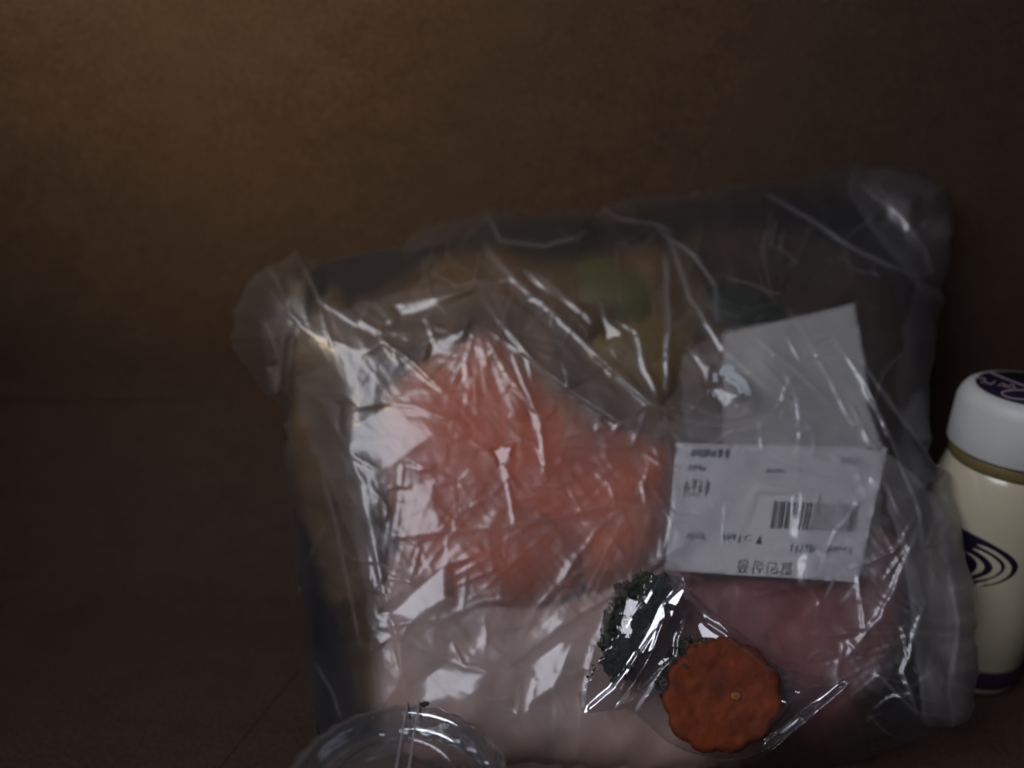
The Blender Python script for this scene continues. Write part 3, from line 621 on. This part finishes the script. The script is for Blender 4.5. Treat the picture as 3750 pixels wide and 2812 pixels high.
# dried herb flakes
V = []; Fc = []; hr = np.random.default_rng(4)
reg = [(2205, 2410), (2212, 2260), (2262, 2160), (2350, 2090), (2440, 2105), (2460, 2200), (2400, 2330), (2300, 2480), (2240, 2480)]
reg2 = [(2480, 2330), (2540, 2330), (2600, 2340), (2560, 2420), (2480, 2500), (2420, 2560), (2400, 2480)]
def flakes(reg, n, h0, h1, smin, smax):
    reg = np.array(reg, float); k = 0
    while k < n:
        x = hr.uniform(reg[:, 0].min(), reg[:, 0].max()); y = hr.uniform(reg[:, 1].min(), reg[:, 1].max())
        if not inside(np.array([x]), np.array([y]), reg)[0]: continue
        k += 1; hh = hr.uniform(h0, h1); c = P(np.array(x), np.array(y), DH(np.array([x]), np.array([y]), hh)[0])
        a = hr.normal(0, 1, 3); a /= np.linalg.norm(a); b = np.cross(a, hr.normal(0, 1, 3)); b /= np.linalg.norm(b); nn = np.cross(a, b)
        s = hr.uniform(smin, smax); m = 6; o = len(V); ph = hr.uniform(0, 6)
        for i in range(m):
            t = 2 * math.pi * i / m + ph; rr = s * hr.uniform(.55, 1.1); V.append(tuple(c + rr * (math.cos(t) * a + .6 * math.sin(t) * b) + nn * s * .25 * hr.normal()))
        V.append(tuple(c + nn * s * .25))
        for i in range(m): Fc.append((o + i, o + (i + 1) % m, o + m))
flakes(reg, 620, SH - .5, SH - .05, .06, .22); flakes(reg2, 160, SH - .3, SH + .1, .04, .14)
for x, y in [(2197, 2410), (2180, 2440), (2205, 2425), (2215, 2380), (2172, 2452), (2160, 2475)]:
    flakes([(x - 9, y - 9), (x + 9, y - 9), (x + 9, y + 9), (x - 9, y + 9)], 2, SH + .1, SH + .25, .04, .08)
hb = mesh_obj('dried_herb', V, Fc, M['herb'], None, False)
tag(hb, 'loose dark green dried herb flakes inside the sachet beside the carrot slice', 'herb', None, 'stuff')

# ------------------------------------------------------------------ clear lidded cup, bottom left
ccx, ccy = -2.12, 10.55; R = 2.22; zt = 3.35; QS = .97; QZ = 1.185
cup = thing('clear_cup', 'small round clear plastic cup with a ribbed lid at the bottom edge of the picture', 'cup', (ccx, ccy, 0))
def cq(p): return [(r_ * QS, z * QZ) for r_, z in p]
mesh_obj('cup_body', *lathe(cq([(0.0, .05), (1.45, .05), (1.52, .12), (1.6, .5), (1.95, 2.6), (2.0, 2.75)]), ccx, ccy, 72), M['clear'], cup)
lv, lf = lathe(cq([(2.02, 2.5), (2.16, 2.52), (2.22, 2.62), (2.22, 2.95), (2.16, 3.12), (2.05, 3.2), (1.88, 3.22), (1.82, 3.16), (1.76, 2.96), (1.68, 2.92), (1.35, 2.94), (1.28, 3.02), (1.2, 3.18), (1.1, 3.22), (.6, 3.25), (0, 3.26)]), ccx, ccy, 240)
lv = [(lambda dx, dy, z: (lambda a, r_: (ccx + dx * (1 + .014 * math.cos(30 * a) * (r_ > 1.9)), ccy + dy * (1 + .014 * math.cos(30 * a) * (r_ > 1.9)), z))(math.atan2(dy, dx), math.hypot(dx, dy)))(x - ccx, y - ccy, z) for x, y, z in lv]
mesh_obj('lid', lv, lf, M['clear'], cup)
for x in (-.115, .115):
    mesh_obj('lid_rib', *tube([(ccx + .14 + x, ccy + t * QS, z * QZ) for t, z in ((2.24, 2.75), (2.21, 3.1), (2.12, 3.22), (1.9, 3.26), (1.6, 3.27), (1.2, 3.28), (.8, 3.29), (.2, 3.31))], .021, 8), M['frost'], cup)
mesh_obj('lid_tab', *tube([(ccx + .20, ccy + 2.18 * QS, 3.05 * QZ), (ccx + .25, ccy + 2.2 * QS, 3.07 * QZ), (ccx + .34, ccy + 2.21 * QS, 3.10 * QZ), (ccx + .41, ccy + 2.2 * QS, 3.12 * QZ), (ccx + .45, ccy + 2.2 * QS, 3.13 * QZ)], [.005, .045, .055, .04, .005], 8), M['ink'], cup)

# ------------------------------------------------------------------ bottle
bcx, bcy = 12.66, 18.12
bot = thing('milk_bottle', 'cream coloured drink bottle with a white cap right of the clear bag', 'bottle', (bcx, bcy, 0))
BP = [(r_ * .885, z) for r_, z in [(0, .03), (1.40, .03), (1.52, .08), (1.57, .25), (1.58, .85), (1.60, .90), (1.70, 2.5), (1.80, 4.0), (1.86, 5.0), (1.86, 5.5), (1.80, 5.95), (1.70, 6.25), (1.62, 6.42), (1.56, 6.5)]]
mesh_obj('body', *lathe(BP, bcx, bcy, 96), M['cream'], bot)
mesh_obj('base_band', *lathe([(1.403, .28), (1.408, .30), (1.417, .84), (1.412, .87)], bcx, bcy, 96), M['plum'], bot)
mesh_obj('neck_ring', *lathe([(1.3, 6.42), (1.45, 6.44), (1.48, 6.5), (1.48, 6.72), (1.45, 6.78), (1.3, 6.8)], bcx, bcy, 96), M['olive'], bot)
capv = []; capf = []
segs = 180; cp = [(r_ * .895, z) for r_, z in [(1.55, 6.80), (1.71, 6.80), (1.74, 6.86), (1.73, 7.4), (1.71, 7.95), (1.66, 8.14), (1.56, 8.27), (1.44, 8.33), (1.38, 8.34), (0, 8.34)]]
for i in range(segs):
    a = 2 * math.pi * i / segs
    for k, (rr, z) in enumerate(cp):
        g = .018 * (1 if i % 2 else -1) if k in (2, 3, 4) else 0
        capv.append((bcx + (rr + g) * math.cos(a), bcy + (rr + g) * math.sin(a), z))
nn = len(cp)
for i in range(segs):
    j = (i + 1) % segs
    for k in range(nn - 1): capf.append((i * nn + k, j * nn + k, j * nn + k + 1, i * nn + k + 1))
capo = mesh_obj('cap', capv, capf, M['cap'], bot)
mesh_obj('cap_disc', *lathe([(1.20, 8.343), (1.20, 8.352), (0, 8.352)], bcx, bcy, 72), M['navy'], bot)
def on_z(q, z):
    rr = ray(q[:, 0], q[:, 1]); t = (z - CAM[2]) / rr[:, 2]; return CAM + t[:, None] * rr
def dense(p, n=8):
    p = np.asarray(p, float); o = []
    for a, b in zip(p[:-1], p[1:]): o += [a + (b - a) * i / n for i in range(n)]
    return np.array(o + [p[-1]])
def smooth_line(p):
    p = np.asarray(p, float)
    for _ in range(3):
        q = [p[0]]
        for a, b in zip(p[:-1], p[1:]): q += [.75 * a + .25 * b, .25 * a + .75 * b]
        p = np.array(q + [p[-1]])
    return p
sc_fn = lambda q: on_z(q, 8.356)
strokes = [([(3625, 1362), (3680, 1386), (3750, 1412), (3810, 1432)], 5), ([(3812, 1434), (3750, 1427), (3685, 1429), (3662, 1440), (3690, 1456), (3750, 1463), (3820, 1462), (3850, 1448)], 5), ([(3568, 1383), (3600, 1383), (3612, 1392), (3596, 1402), (3592, 1396), (3612, 1400), (3630, 1408), (3646, 1395)], 4),
           ([(3655, 1413), (3672, 1403), (3686, 1408), (3668, 1417), (3690, 1412)], 4), ([(3688, 1420), (3704, 1406), (3716, 1412), (3706, 1424), (3692, 1422), (3722, 1420)], 4)]
mesh_obj('cap_script', *join([ribbon(smooth_line(s), wd, sc_fn) for s, wd in strokes]), M['pink'], bot, False)
bz = np.array([z for r_, z in BP[4:]]); br = np.array([r_ for r_, z in BP[4:]])
def on_bottle(q, lift):
    rr = ray(q[:, 0], q[:, 1]); out = []
    for v in rr:
        R_ = 1.55
        for _ in range(8):
            a = v[0] ** 2 + v[1] ** 2; b = 2 * (v[0] * (CAM[0] - bcx) + v[1] * (CAM[1] - bcy)); c = (CAM[0] - bcx) ** 2 + (CAM[1] - bcy) ** 2 - (R_ + lift) ** 2
            disc = b * b - 4 * a * c
            if disc < 0: disc = 0
            t = (-b - math.sqrt(disc)) / (2 * a); p = CAM + t * v; R_ = float(np.interp(p[2], bz, br))
        out.append(p)
    return np.array(out)
def wrap(poly, lift, step=7):
    px, py, d, fc = patch(chaikin(poly, 2), step); return on_bottle(np.stack([px, py], 1), lift), fc
mesh_obj('swoosh_print', *wrap([(3470, 1905), (3505, 1925), (3560, 1952), (3620, 1984), (3680, 2018), (3716, 2045), (3731, 2070), (3722, 2096), (3698, 2118), (3655, 2138), (3598, 2148), (3540, 2132), (3470, 2125), (3450, 2010)], .006), M['navy'], bot)
for c in ([(3565, 1987), (3625, 2006), (3672, 2036), (3707, 2070), (3702, 2100), (3670, 2125), (3620, 2141), (3550, 2141), (3610, 2128), (3660, 2108), (3685, 2080), (3675, 2055), (3640, 2028), (3600, 2008)],
          [(3550, 2003), (3592, 2016), (3632, 2036), (3662, 2062), (3668, 2082), (3655, 2101), (3620, 2118), (3540, 2128), (3590, 2114), (3630, 2096), (3638, 2075), (3620, 2050), (3590, 2026)],
          [(3526, 2014), (3570, 2035), (3600, 2060), (3607, 2080), (3590, 2098), (3535, 2111), (3568, 2094), (3582, 2070), (3570, 2046), (3545, 2026)]):
    mesh_obj('arc_print', *wrap(c, .012, 4), M['cream'], bot)
